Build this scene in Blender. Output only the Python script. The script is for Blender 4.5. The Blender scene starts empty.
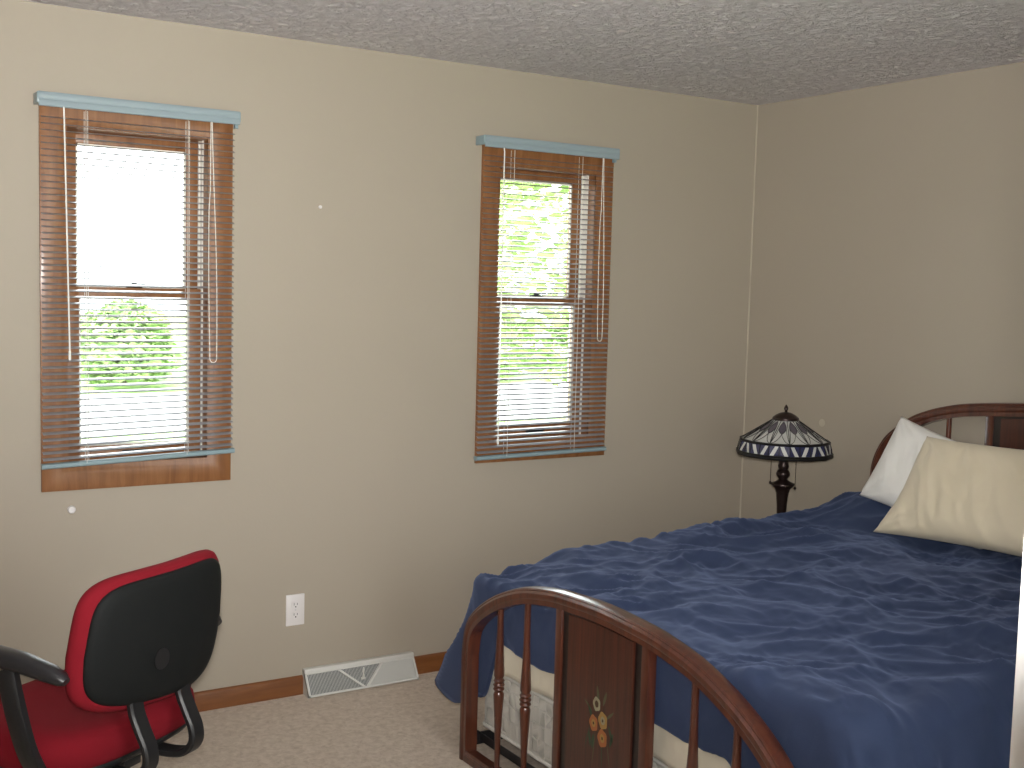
import bpy, bmesh, math, random
from mathutils import Vector, Matrix, noise
PI = math.pi
random.seed(7)
SC = bpy.context.scene
COL = SC.collection

# ------------------------------------------------------------------ materials
def new_mat(name):
    m = bpy.data.materials.new(name); m.use_nodes = True
    nt = m.node_tree; return m, nt, nt.nodes['Principled BSDF']
def setp(b, **k):
    for n, v in k.items(): b.inputs[n.replace('_', ' ')].default_value = v
def c4(c): return (c[0], c[1], c[2], 1)
def plain(name, col, rough=.6, metal=0, coat=0, sheen=0, spec=.5):
    m, nt, b = new_mat(name)
    b.inputs['Base Color'].default_value = c4(col); b.inputs['Roughness'].default_value = rough
    b.inputs['Metallic'].default_value = metal; b.inputs['Coat Weight'].default_value = coat
    b.inputs['Coat Roughness'].default_value = .15
    b.inputs['Sheen Weight'].default_value = sheen; b.inputs['Specular IOR Level'].default_value = spec
    return m
def coords(nt, scale=(1, 1, 1), kind='Object'):
    t = nt.nodes.new('ShaderNodeTexCoord'); mp = nt.nodes.new('ShaderNodeMapping')
    mp.inputs['Scale'].default_value = scale
    nt.links.new(t.outputs[kind], mp.inputs['Vector']); return mp.outputs['Vector']
def noise_tex(nt, vec, scale, detail=4, rough=.5, dist=0):
    n = nt.nodes.new('ShaderNodeTexNoise'); n.inputs['Scale'].default_value = scale
    n.inputs['Detail'].default_value = detail; n.inputs['Roughness'].default_value = rough
    n.inputs['Distortion'].default_value = dist
    nt.links.new(vec, n.inputs['Vector']); return n.outputs['Fac']
def ramp(nt, fac, stops):
    r = nt.nodes.new('ShaderNodeValToRGB'); e = r.color_ramp.elements
    while len(e) < len(stops): e.new(.5)
    for i, (p, c) in enumerate(stops): e[i].position = p; e[i].color = c4(c)
    nt.links.new(fac, r.inputs['Fac']); return r.outputs['Color']
def bump(nt, b, fac, strength, dist, prev=None):
    n = nt.nodes.new('ShaderNodeBump'); n.inputs['Strength'].default_value = strength
    n.inputs['Distance'].default_value = dist; nt.links.new(fac, n.inputs['Height'])
    if prev: nt.links.new(prev, n.inputs['Normal'])
    nt.links.new(n.outputs['Normal'], b.inputs['Normal']); return n.outputs['Normal']

def m_wall():
    m, nt, b = new_mat('wall_paint'); v = coords(nt)
    nt.links.new(ramp(nt, noise_tex(nt, v, 1.3, 3), [(.3, (.376, .330, .264)), (.7, (.390, .343, .275))]), b.inputs['Base Color'])
    setp(b, Roughness=.62); bump(nt, b, noise_tex(nt, v, 90, 3), .12, .002); return m
def m_ceiling():
    m, nt, b = new_mat('ceiling_knockdown'); v = coords(nt)
    n1 = noise_tex(nt, v, 26, 6, .7, .6)
    n2 = noise_tex(nt, v, 70, 3, .6)
    nt.links.new(ramp(nt, n1, [(.35, (.80, .75, .77)), (.5, (.93, .885, .905)), (.66, (.98, .94, .96))]), b.inputs['Base Color'])
    setp(b, Roughness=.9)
    r = nt.nodes.new('ShaderNodeValToRGB'); r.color_ramp.elements[0].position = .4; r.color_ramp.elements[1].position = .62
    nt.links.new(n1, r.inputs['Fac'])
    k = bump(nt, b, r.outputs['Color'], 1.0, .014); bump(nt, b, n2, .4, .004, k); return m
def m_carpet():
    m, nt, b = new_mat('carpet_pile'); v = coords(nt)
    n1 = noise_tex(nt, v, 38, 6, .75, .4); n2 = noise_tex(nt, v, 220, 3, .7)
    c1 = ramp(nt, n1, [(.28, (.52, .41, .31)), (.5, (.70, .585, .47)), (.72, (.84, .73, .61))])
    nt.links.new(c1, b.inputs['Base Color']); setp(b, Roughness=1, Sheen_Weight=.2)
    b.inputs['Specular IOR Level'].default_value = .1
    k = bump(nt, b, n1, .8, .012); bump(nt, b, n2, .8, .006, k); return m
def m_wood(name, dark, mid, light, scale, rough=.4, coat=.2, ring=9):
    m, nt, b = new_mat(name); v = coords(nt, scale)
    n = noise_tex(nt, v, ring, 5, .6, .8)
    nt.links.new(ramp(nt, n, [(.28, dark), (.5, mid), (.74, light)]), b.inputs['Base Color'])
    setp(b, Roughness=rough); b.inputs['Coat Weight'].default_value = coat; b.inputs['Coat Roughness'].default_value = .18
    bump(nt, b, n, .08, .002); return m
def m_fabric(name, col, col2, scale=300, rough=.95, sheen=.3, bs=.3, lo=6):
    m, nt, b = new_mat(name); v = coords(nt)
    nt.links.new(ramp(nt, noise_tex(nt, v, lo, 4), [(.3, col), (.7, col2)]), b.inputs['Base Color'])
    setp(b, Roughness=rough); b.inputs['Sheen Weight'].default_value = sheen; b.inputs['Specular IOR Level'].default_value = .2
    bump(nt, b, noise_tex(nt, v, scale, 2), bs, .0015); return m
def m_quilt():
    m, nt, b = new_mat('quilted_ticking'); v = coords(nt, (30, 29, 21))
    vo = nt.nodes.new('ShaderNodeTexVoronoi'); vo.feature = 'DISTANCE_TO_EDGE'; vo.inputs['Scale'].default_value = 1
    vo.inputs['Randomness'].default_value = .3
    nt.links.new(v, vo.inputs['Vector'])
    nt.links.new(ramp(nt, vo.outputs['Distance'], [(0, (.62, .60, .54)), (.06, (.58, .56, .50)), (.13, (.40, .39, .34)), (1, (.47, .455, .40))]), b.inputs['Base Color'])
    setp(b, Roughness=.6); b.inputs['Sheen Weight'].default_value = .3
    r = nt.nodes.new('ShaderNodeMath'); r.operation = 'POWER'; r.inputs[1].default_value = .5
    nt.links.new(vo.outputs['Distance'], r.inputs[0]); bump(nt, b, r.outputs[0], .7, .02); return m
def m_leaf(name, a, c):
    m, nt, b = new_mat(name); v = coords(nt)
    nt.links.new(ramp(nt, noise_tex(nt, v, 1.7, 5, .7), [(.35, a), (.65, c)]), b.inputs['Base Color'])
    setp(b, Roughness=.6); b.inputs['Specular IOR Level'].default_value = .2
    return m
def m_glass():
    m = bpy.data.materials.new('window_glass'); m.use_nodes = True; nt = m.node_tree; nt.nodes.clear()
    o = nt.nodes.new('ShaderNodeOutputMaterial'); mx = nt.nodes.new('ShaderNodeMixShader')
    t = nt.nodes.new('ShaderNodeBsdfTransparent'); g = nt.nodes.new('ShaderNodeBsdfGlossy'); f = nt.nodes.new('ShaderNodeFresnel')
    t.inputs['Color'].default_value = (.95, .97, .96, 1); g.inputs['Roughness'].default_value = .02; f.inputs['IOR'].default_value = 1.35
    nt.links.new(f.outputs[0], mx.inputs[0]); nt.links.new(t.outputs[0], mx.inputs[1]); nt.links.new(g.outputs[0], mx.inputs[2])
    nt.links.new(mx.outputs[0], o.inputs['Surface']); return m
def m_slat():
    m = bpy.data.materials.new('blind_slat'); m.use_nodes = True; nt = m.node_tree; b = nt.nodes['Principled BSDF']
    b.inputs['Base Color'].default_value = (.32, .33, .36, 1); b.inputs['Roughness'].default_value = .3; b.inputs['Coat Weight'].default_value = 1; b.inputs['Coat Roughness'].default_value = .12
    return m
def m_emit(name, col, s):
    m, nt, b = new_mat(name); b.inputs['Base Color'].default_value = c4(col)
    b.inputs['Emission Color'].default_value = c4(col); b.inputs['Emission Strength'].default_value = s; return m

M = {}
M['wall'] = m_wall(); M['ceiling'] = m_ceiling(); M['carpet'] = m_carpet(); M['glass'] = m_glass(); M['slat'] = m_slat()
M['trim'] = m_wood('honey_oak_trim', (.15, .050, .013), (.19, .067, .018), (.235, .090, .026), (1.2, 9, 14), .42, .15, 3)
M['casing'] = m_wood('oak_casing', (.175, .068, .023), (.235, .098, .034), (.29, .130, .050), (14, 9, 1.2), .45, .12, 3)
M['bedwood'] = m_wood('mahogany', (.040, .011, .007), (.080, .022, .011), (.120, .034, .016), (14, 14, 1.3), .28, .55, 2.5)
M['bedpanel'] = m_wood('mahogany_panel', (.026, .008, .005), (.058, .016, .009), (.090, .024, .012), (20, 30, 1.0), .33, .35, 2.5)
M['bedinlay'] = plain('dark_inlay', (.012, .007, .006), .35, coat=.3)
M['white'] = plain('white_paint', (.80, .79, .76), .45)
M['jambwhite'] = plain('white_door_paint', (.86, .86, .85), .4)
M['vinyl'] = plain('white_vinyl', (.82, .80, .74), .45)
M['blue_rail'] = plain('pale_blue_enamel', (.27, .34, .37), .4)
M['blue_bottom'] = plain('slate_blue_enamel', (.24, .33, .36), .3)
M['cord'] = plain('white_cord', (.80, .78, .72), .6)
M['wand'] = plain('clear_wand', (.85, .84, .80), .15)
M['dark'] = plain('dark_metal', (.02, .02, .022), .4, .3)
M['chrome'] = plain('brushed_metal', (.6, .6, .6), .3, 1)
M['plate'] = plain('outlet_plastic', (.74, .71, .70), .35)
M['vent'] = plain('vent_enamel', (.66, .66, .62), .4)
M['ventin'] = plain('vent_shadow', (.17, .18, .18), .6)
M['ventfin'] = plain('vent_fin_enamel', (.42, .44, .43), .45)
M['plastic'] = plain('black_plastic', (.014, .014, .015), .42)
M['shell'] = plain('black_shell_plastic', (.009, .010, .010), .7, spec=.2)
M['padblack'] = plain('soft_black_polyurethane', (.022, .021, .023), .32)
M['red'] = m_fabric('red_upholstery', (.19, .007, .014), (.23, .009, .018), 500, .95, .0, .5, 3)
M['navy'] = m_fabric('navy_comforter', (.025, .038, .082), (.032, .046, .096), 240, .75, .12, .2, 2)
_c = M['navy'].node_tree.nodes['Principled BSDF'].inputs; _c['Sheen Tint'].default_value = (.45, .58, 1, 1); _c['Sheen Weight'].default_value = .22
M['cream'] = m_fabric('cream_cotton', (.66, .60, .47), (.72, .66, .53), 400, .9, .2, .2)
M['beige'] = m_fabric('beige_cotton', (.66, .58, .43), (.70, .62, .47), 400, .9, .2, .2)
M['whitecotton'] = m_fabric('white_cotton', (.78, .77, .73), (.82, .81, .78), 400, .9, .2, .2)
M['quilt'] = m_quilt()
M['piping'] = plain('white_piping', (.66, .65, .60), .6)
M['bronze'] = plain('dark_bronze', (.030, .018, .016), .32, .6)
M['lead'] = plain('lead_came', (.010, .009, .009), .5, .3)
M['glasswhite'] = plain('milk_glass', (.50, .50, .47), .2, coat=.3)
M['glassplum'] = plain('smoky_plum_glass', (.085, .075, .095), .15, coat=.3)
M['glassnavy'] = plain('navy_glass', (.030, .032, .075), .12, coat=.3)
M['table'] = m_wood('walnut_table', (.05, .02, .012), (.09, .035, .02), (.13, .055, .03), (12, 2, 12), .4, .2, 3)
M['caulk'] = plain('old_caulk', (.47, .42, .33), .6)
M['spackle'] = plain('spackle', (.66, .62, .55), .7)
M['ink'] = {k: plain('paint_' + k, c, .5) for k, c in dict(cream=(.26, .24, .15), gold=(.30, .18, .05), orange=(.30, .10, .03), green=(.025, .06, .03), sage=(.07, .08, .04), core=(.06, .03, .012)).items()}
M['lawn'] = m_leaf('lawn_grass', (.22, .36, .10), (.30, .44, .16))
M['drive'] = plain('pale_concrete', (.72, .71, .68), .9)
M['leaf'] = m_leaf('hedge_leaf', (.20, .33, .10), (.42, .56, .24))
M['leaf2'] = m_leaf('tree_leaf', (.34, .46, .20), (.56, .64, .36))
M['bark'] = plain('bark', (.12, .09, .07), .9)
M['roof'] = plain('asphalt_roof', (.16, .15, .16), .9)
M['siding'] = plain('white_siding', (.72, .72, .70), .8)
M['dome'] = m_emit('fill_dome_glass', (1, .93, .82), 3.0)

# ------------------------------------------------------------------ mesh helpers
class MB:
    def __init__(s): s.bm = bmesh.new(); s.mats = []
    def mi(s, m):
        if m is None: return 0
        if m not in s.mats: s.mats.append(m)
        return s.mats.index(m)
    def face(s, vs, m=None, smooth=False):
        try: f = s.bm.faces.new(vs)
        except ValueError: return None
        f.material_index = s.mi(m); f.smooth = smooth; return f
    def box(s, a, b, m=None, bev=0, M4=None):
        x0, y0, z0 = [min(a[i], b[i]) for i in range(3)]; x1, y1, z1 = [max(a[i], b[i]) for i in range(3)]
        t = bmesh.new()
        v = [t.verts.new(p) for p in [(x0, y0, z0), (x1, y0, z0), (x1, y1, z0), (x0, y1, z0), (x0, y0, z1), (x1, y0, z1), (x1, y1, z1), (x0, y1, z1)]]
        for q in [(0, 3, 2, 1), (4, 5, 6, 7), (0, 1, 5, 4), (1, 2, 6, 5), (2, 3, 7, 6), (3, 0, 4, 7)]: t.faces.new([v[i] for i in q])
        if bev: bmesh.ops.bevel(t, geom=t.edges[:], offset=bev, segments=2, affect='EDGES', profile=.5)
        s.add(t, m, M4, bool(bev)); return s
    def add(s, t, m=None, M4=None, smooth=False):
        k = s.mi(m); mp = {}
        for v in t.verts: mp[v] = s.bm.verts.new((M4 @ v.co) if M4 else v.co)
        for f in t.faces:
            try: g = s.bm.faces.new([mp[v] for v in f.verts]); g.material_index = k; g.smooth = smooth
            except ValueError: pass
        t.free()
    def tube(s, pts, r, m=None, n=8, caps=True, squash=None):
        """round bar along pts; r a number or a list; squash=(vector, factor) flattens it"""
        pts = [Vector(p) for p in pts]; rs = r if isinstance(r, (list, tuple)) else [r] * len(pts)
        rings = []; up = None
        for i, p in enumerate(pts):
            d = (pts[min(i + 1, len(pts) - 1)] - pts[max(i - 1, 0)]).normalized()
            if up is None: up = Vector((0, 0, 1)) if abs(d.z) < .9 else Vector((1, 0, 0))
            a = d.cross(up).normalized(); up = a.cross(d).normalized()
            ring = []
            for k in range(n):
                o = (a * math.cos(2 * PI * k / n) + up * math.sin(2 * PI * k / n)) * rs[i]
                if squash:
                    sv = squash[0].normalized(); o = o - sv * o.dot(sv) * (1 - squash[1])
                ring.append(s.bm.verts.new(p + o))
            rings.append(ring)
        for i in range(len(rings) - 1):
            for k in range(n): s.face([rings[i][k], rings[i][(k + 1) % n], rings[i + 1][(k + 1) % n], rings[i + 1][k]], m, True)
        if caps: s.face(rings[0][::-1], m); s.face(rings[-1], m)
        return s
    def sweep(s, pts, frames, prof, m=None, closed_prof=True, smooth=True, caps=True):
        """profile (a, b) swept; frames = list of (A, B) vectors"""
        rings = [[s.bm.verts.new(Vector(p) + A * a + B * b) for a, b in prof] for p, (A, B) in zip(pts, frames)]
        n = len(prof)
        for i in range(len(rings) - 1):
            for k in range(n if closed_prof else n - 1): s.face([rings[i][k], rings[i][(k + 1) % n], rings[i + 1][(k + 1) % n], rings[i + 1][k]], m, smooth)
        if caps and closed_prof: s.face(rings[0][::-1], m); s.face(rings[-1], m)
        return s
    def lathe(s, prof, m=None, n=24, c=(0, 0, 0), smooth=True, M4=None, rot=0):
        rings = []
        for r, z in prof:
            ring = []
            for k in range(n):
                a = 2 * PI * k / n + rot; p = Vector((c[0] + r * math.cos(a), c[1] + r * math.sin(a), c[2] + z))
                ring.append(s.bm.verts.new(M4 @ p if M4 else p))
            rings.append(ring)
        for i in range(len(rings) - 1):
            for k in range(n): s.face([rings[i][k], rings[i][(k + 1) % n], rings[i + 1][(k + 1) % n], rings[i + 1][k]], m, smooth)
        if prof[0][0] > 1e-4: s.face(rings[0][::-1], m)
        if prof[-1][0] > 1e-4: s.face(rings[-1], m)
        return s
    def prism(s, poly, t0, t1, to3, m=None, bev=0):
        """polygon (a,b) extruded from t0 to t1 through to3(a,b,t)"""
        t = bmesh.new(); A = [t.verts.new(to3(a, b, t0)) for a, b in poly]; B = [t.verts.new(to3(a, b, t1)) for a, b in poly]
        t.faces.new(A); t.faces.new(B[::-1]); n = len(poly)
        for i in range(n): t.faces.new([A[i], B[i], B[(i + 1) % n], A[(i + 1) % n]][::-1])
        bmesh.ops.recalc_face_normals(t, faces=t.faces[:])
        if bev: bmesh.ops.bevel(t, geom=t.edges[:], offset=bev, segments=2, affect='EDGES', profile=.5)
        s.add(t, m, None, bool(bev)); return s
    def grid(s, nu, nv, fn, m=None, closed_u=False):
        V = [[s.bm.verts.new(fn(i / (nu - (0 if closed_u else 1)), j / (nv - 1))) for j in range(nv)] for i in range(nu)]
        for i in range(nu if closed_u else nu - 1):
            for j in range(nv - 1): s.face([V[i][j], V[(i + 1) % nu][j], V[(i + 1) % nu][j + 1], V[i][j + 1]], m, True)
        return V
    def build(s, name, mat=None, parent=None, recalc=True, weld=True, auto=True):
        if weld: bmesh.ops.remove_doubles(s.bm, verts=s.bm.verts[:], dist=1e-5)
        if recalc: bmesh.ops.recalc_face_normals(s.bm, faces=s.bm.faces[:])
        me = bpy.data.meshes.new(name); s.bm.to_mesh(me); s.bm.free()
        for m in (s.mats or [mat]): me.materials.append(m or mat)
        o = bpy.data.objects.new(name, me); COL.objects.link(o)
        if parent: o.parent = parent
        if auto:
            try: me.set_sharp_from_angle(angle=math.radians(38))
            except Exception: pass
        return o

def tag(o, label=None, cat=None, group=None, kind=None):
    if label: o['label'] = label
    if cat: o['category'] = cat
    if group: o['group'] = group
    if kind: o['kind'] = kind
    return o
def empty(name, loc=(0, 0, 0), rz=0):
    o = bpy.data.objects.new(name, None); COL.objects.link(o); o.location = loc; o.rotation_euler = (0, 0, rz)
    o.empty_display_size = .1; return o
def copy_tree(o, parent=None):
    c = o.copy(); COL.objects.link(c)
    if parent: c.parent = parent
    for ch in [x for x in bpy.data.objects if x.parent == o]: copy_tree(ch, c)
    return c
def fbm(p, s, o=4, seed=0.0):
    v = Vector(p) * s + Vector((seed, seed * 1.7, seed * .3)); return noise.fractal(v, .9, 2.1, o, noise_basis='PERLIN_ORIGINAL')
def ridge(p, s, seed=0.0):
    v = Vector(p) * s + Vector((seed, seed * .7, seed * 2.3)); return 1 - abs(noise.noise(v)) * 2.6
def smooth(a, b, x):
    t = max(0, min(1, (x - a) / (b - a))); return t * t * (3 - 2 * t)
def interp(x, tab):
    if x <= tab[0][0]: return tab[0][1]
    for (a, fa), (b, fb) in zip(tab, tab[1:]):
        if x <= b: return fa + (fb - fa) * (x - a) / (b - a)
    return tab[-1][1]

# ------------------------------------------------------------------ room shell
H = 2.44; XL = -5.05; YF = -3.92; YH = -5.35
W1 = (-3.156, -2.512); W2 = (-1.483, -.834); WZ = (.845, 2.14); CW = .086      # casing outer boxes and casing width
def hole(w): return (w[0] + CW - .012, w[1] - CW + .012, WZ[0] + CW - .012, WZ[1] - CW + .012)
def st(name, mb, m, parent=None, **k):
    o = mb.build(name, m, parent, **k)
    if not parent: o['kind'] = 'structure'
    return o
def wall_with_holes(name, a0, a1, holes, to3, thick):
    """boxes round rectangular holes; to3(a,t,z)"""
    mb = MB(); xs = sorted({a0, a1, *[h[0] for h in holes], *[h[1] for h in holes]})
    for u0, u1 in zip(xs, xs[1:]):
        hs = [h for h in holes if h[0] <= u0 + 1e-6 and h[1] >= u1 - 1e-6]
        spans = [(0, H)]
        for h in hs: spans = [(0, h[2]), (h[3], H)]
        for z0, z1 in spans:
            if z1 - z0 > 1e-4: mb.box(to3(u0, 0, z0), to3(u1, thick, z1))
    return st(name, mb, M['wall'], auto=False)
wall_with_holes('wall_back', XL - .14, .14, [hole(W1), hole(W2)], lambda a, t, z: (a, t, z), .16)
st('wall_right', MB().box((0, YF - .12, 0), (.14, 0, H)), M['wall'])
W_FILL = (-3.36, -1.7, .50, 2.12)  # opening of the added fill window
st('wall_left', MB().box((XL - .14, YH, 0), (XL, 0, H)), M['wall'])
DO = (-4.38, -3.6015, 0, 2.04)
wall_with_holes('wall_front', XL, 0, [DO, W_FILL], lambda a, t, z: (a, YF - t, z), .12)
st('wall_hallway', MB().box((XL, YH - .12, 0), (-3.05, YH, H)), M['wall']); st('wall_hallway_end', MB().box((-3.05, YH - .12, 0), (-2.93, YF - .12, H)), M['wall'])
for nm, z, m in (('floor', -.12, 'carpet'), ('ceiling', H, 'ceiling')):
    st(nm, MB().box((XL - .14, YF - .12, z), (.14, .16, z + .12)).box((XL - .14, YH - .12, z), (-2.93, YF - .12, z + .12)), M[m])
# caulk beads: corner and ceiling line
mb = MB(); pts = []
for i in range(60):
    z = i / 59 * H; pts.append((-.002, -.002, z))
mb.tube(pts, [.0035 * (1 + .6 * noise.noise(Vector((0, 0, p[2] * 9)))) for p in pts], n=6)
st('trim_1', mb, M['caulk'])
# door casing and jamb round the doorway the picture is taken from
mb = MB()
for x in (DO[0], DO[1]):
    s = 1 if x == DO[1] else -1
    mb.box((x - s * .006, YF + .004, 0), (x + s * .014, YF - .124, 2.05), None, .002)
    mb.box((x, YF - .001, 0), (x + s * .062, YF + .014, 2.10), None, .003)
    mb.box((x, YF - .119, 0), (x + s * .062, YF - .134, 2.10), None, .003)
    mb.box((x - s * .016, YF - .045, 0), (x, YF - .082, 2.04), None, .002)
mb.box((DO[0], YF + .004, 2.03), (DO[1], YF - .124, 2.05)); mb.box((DO[0] - .06, YF, 2.04), (DO[1] + .06, YF + .014, 2.10)); mb.box((DO[0] - .06, YF - .12, 2.04), (DO[1] + .06, YF - .134, 2.10))
st('door_1', mb, M['jambwhite'])
# baseboards
def base(name, a, b, nrm):
    a = Vector(a); b = Vector(b); n = Vector(nrm); mb = MB()
    prof = [(0, 0), (.013, 0), (.013, .060), (.010, .068), (.004, .072), (0, .072)]
    mb.sweep([a, b], [(n, Vector((0, 0, 1)))] * 2, prof, smooth=False)
    return mb
VX0, VX1 = -2.222, -1.757
mb = base('b', (XL, 0, 0), (VX0 + .004, 0, 0), (0, -1, 0)); mb2 = base('b', (VX1 - .004, 0, 0), (0, 0, 0), (0, -1, 0))
st('baseboard_back', mb, M['trim']); st('baseboard_corner', mb2, M['trim'])
st('baseboard_right', base('b', (0, YF, 0), (0, -.013, 0), (-1, 0, 0)), M['trim'])
st('baseboard_left', base('b', (XL, 0, 0), (XL, YF, 0), (1, 0, 0)), M['trim'])
mb = base('b', (XL, YF, 0), (DO[0] - .065, YF, 0), (0, 1, 0)); st('baseboard_front', mb, M['trim'])

# ------------------------------------------------------------------ windows
def window(idx, w, z):
    x0, x1 = w; z0, z1 = z; ow, oz0, oz1 = CW, z0 + CW, z1 - CW
    a, b = x0 + CW, x1 - CW
    root = empty('window_%d' % idx, ((x0 + x1) / 2, 0, z0)); root['kind'] = 'structure'
    inv = Matrix.Translation(-Vector(root.location))
    def B(mb, name, m, parent=root):
        for v in mb.bm.verts: v.co = inv @ v.co
        return mb.build(name, m, parent)
    mb = MB()                                                       # mitred casing with a stepped profile
    def cas(pa, pb, na, nb):
        # two rails from pa to pb, mitre vectors na, nb point inward
        prof = [(0, 0), (0, .014), (.012, .019), (.060, .016), (.070, .011), (1, .008), (1, 0)]
        ring = []
        for p, nn in ((pa, na), (pb, nb)):
            ring.append([mb.bm.verts.new(Vector((p[0] + nn[0] * min(q, CW), -t, p[1] + nn[1] * min(q, CW)))) for q, t in prof])
        for k in range(len(prof)): mb.face([ring[0][k], ring[0][(k + 1) % len(prof)], ring[1][(k + 1) % len(prof)], ring[1][k]])
    cas((x0, z0), (x0, z1), (1, 1), (1, -1)); cas((x0, z1), (x1, z1), (1, -1), (-1, -1)); cas((x1, z1), (x1, z0), (-1, -1), (-1, 1)); cas((x1, z0), (x0, z0), (-1, 1), (1, 1))
    B(mb, 'window_casing', M['casing'])
    mb = MB()                                                       # jamb box lining the opening
    mb.box((a - .012, -.006, oz0 - .012), (a, .045, oz1 + .012)).box((b, -.006, oz0 - .012), (b + .012, .045, oz1 + .012))
    mb.box((a - .012, -.006, oz1), (b + .012, .16, oz1 + .012)).box((a - .012, -.006, oz0 - .012), (b + .012, .16, oz0))
    B(mb, 'window_jamb', M['casing'])
    mb = MB()
    for x, s in ((a, 1), (b, -1)):
        mb.box((x - s * .012, .045, oz0), (x, .16, oz1)); mb.box((x, .045, oz0), (x + s * .004, .050, oz1)); mb.box((x, .084, oz0), (x + s * .005, .090, oz1)); mb.box((x, .124, oz0), (x + s * .005, .13, oz1))
    B(mb, 'jamb_liner', M['vinyl'])
    zm = 1.512
    def sash(name, y0, zb, zt, rb, rt, lock):
        sw = .044; y1 = y0 + .032; mb = MB(); g = .005
        mb.box((a + g, y0, zb), (a + g + sw, y1, zt), None, .003).box((b - g - sw, y0, zb), (b - g, y1, zt), None, .003)
        mb.box((a + g + sw - .002, y0, zb), (b - g - sw + .002, y1, zb + rb), None, .003).box((a + g + sw - .002, y0, zt - rt), (b - g - sw + .002, y1, zt), None, .003)
        s = B(mb, name, M['casing'])
        gm = MB(); gm.box((a + g + sw - .004, y0 + .014, zb + rb - .004), (b - g - sw + .004, y0 + .018, zt - rt + .004)); B(gm, 'glass_pane', M['glass'], s)
        gk = MB(); q = .006
        for (p0, p1) in [((a + g + sw, zb + rb), (a + g + sw + q, zt - rt)), ((b - g - sw - q, zb + rb), (b - g - sw, zt - rt)), ((a + g + sw, zb + rb), (b - g - sw, zb + rb + q)), ((a + g + sw, zt - rt - q), (b - g - sw, zt - rt))]:
            gk.box((p0[0], y0 + .006, p0[1]), (p1[0], y0 + .012, p1[1]))
        B(gk, 'glazing_bead', M['vinyl'], s)
        cx = (a + b) / 2
        lk = MB()
        if lock == 'lock':
            lk.box((cx - .028, y0 + .002, zt), (cx + .028, y0 + .028, zt + .006), None, .002); lk.lathe([(.011, 0), (.011, .010), (.006, .012)], None, 14, (cx, y0 + .014, zt + .006)); lk.box((cx - .004, y0 - .008, zt + .010), (cx + .034, y0 + .006, zt + .016), None, .002)
            B(lk, 'sash_lock', M['dark'], s)
        if lock == 'lift':
            lk.box((cx - .045, y0 - .012, zb + .028), (cx + .045, y0, zb + .034), None, .002); lk.box((cx - .045, y0 - .003, zb + .018), (cx + .045, y0, zb + .034), None, .001)
            B(lk, 'sash_lift', M['dark'], s)
    sash('lower_sash', .052, oz0, zm + .018, .052, .036, 'lift' if idx < 3 else 'lift')
    sash('upper_sash', .092, zm - .016, oz1, .034, .040, None)
    lk = MB(); cx = (a + b) / 2; zt = zm + .018
    lk.box((cx - .026, .055, zt), (cx + .026, .080, zt + .006), None, .002).lathe([(.011, 0), (.011, .010), (.006, .012)], None, 14, (cx, .067, zt + .006)).box((cx - .004, .045, zt + .010), (cx + .034, .060, zt + .016), None, .002)
    B(lk, 'sash_lock', M['dark'])
    mb = MB(); mb.box((a - .03, .155, oz0 - .03), (b + .03, .20, oz0 + .004)); B(mb, 'outer_sill', M['vinyl'])
    return root
window(1, W1, WZ); window(2, W2, WZ)
# added window behind the camera, unseen, lets in fill daylight
r3 = empty('window_3', ((W_FILL[0] + W_FILL[1]) / 2, YF, W_FILL[2])); r3['kind'] = 'structure'
mb = MB(); L = r3.location
def bx3(x0, z0, x1, z1, y0, y1): mb.box((x0 - L.x, y0 - L.y, z0 - L.z), (x1 - L.x, y1 - L.y, z1 - L.z), None, .002)
for x0, x1, z0, z1 in [(W_FILL[0] - .07, W_FILL[0] + .015, W_FILL[2] - .07, W_FILL[3] + .07), (W_FILL[1] - .015, W_FILL[1] + .07, W_FILL[2] - .07, W_FILL[3] + .07), (W_FILL[0], W_FILL[1], W_FILL[2] - .07, W_FILL[2] + .015), (W_FILL[0], W_FILL[1], W_FILL[3] - .015, W_FILL[3] + .07)]: bx3(x0, z0, x1, z1, YF, YF + .018)
for x0, x1, z0, z1 in [(W_FILL[0], W_FILL[0] + .05, W_FILL[2], W_FILL[3]), (W_FILL[1] - .05, W_FILL[1], W_FILL[2], W_FILL[3]), (W_FILL[0], W_FILL[1], W_FILL[2], W_FILL[2] + .05), (W_FILL[0], W_FILL[1], W_FILL[3] - .05, W_FILL[3]), (-2.60, -2.56, W_FILL[2], W_FILL[3])]: bx3(x0, z0, x1, z1, YF - .09, YF - .05)
mb.build('window_frame', M['casing'], r3)
mb = MB(); mb.box((W_FILL[0] - L.x + .01, -.072, .01), (W_FILL[1] - L.x - .01, -.068, W_FILL[3] - W_FILL[2] - .01)); mb.build('glass_pane', M['glass'], r3)

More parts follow.
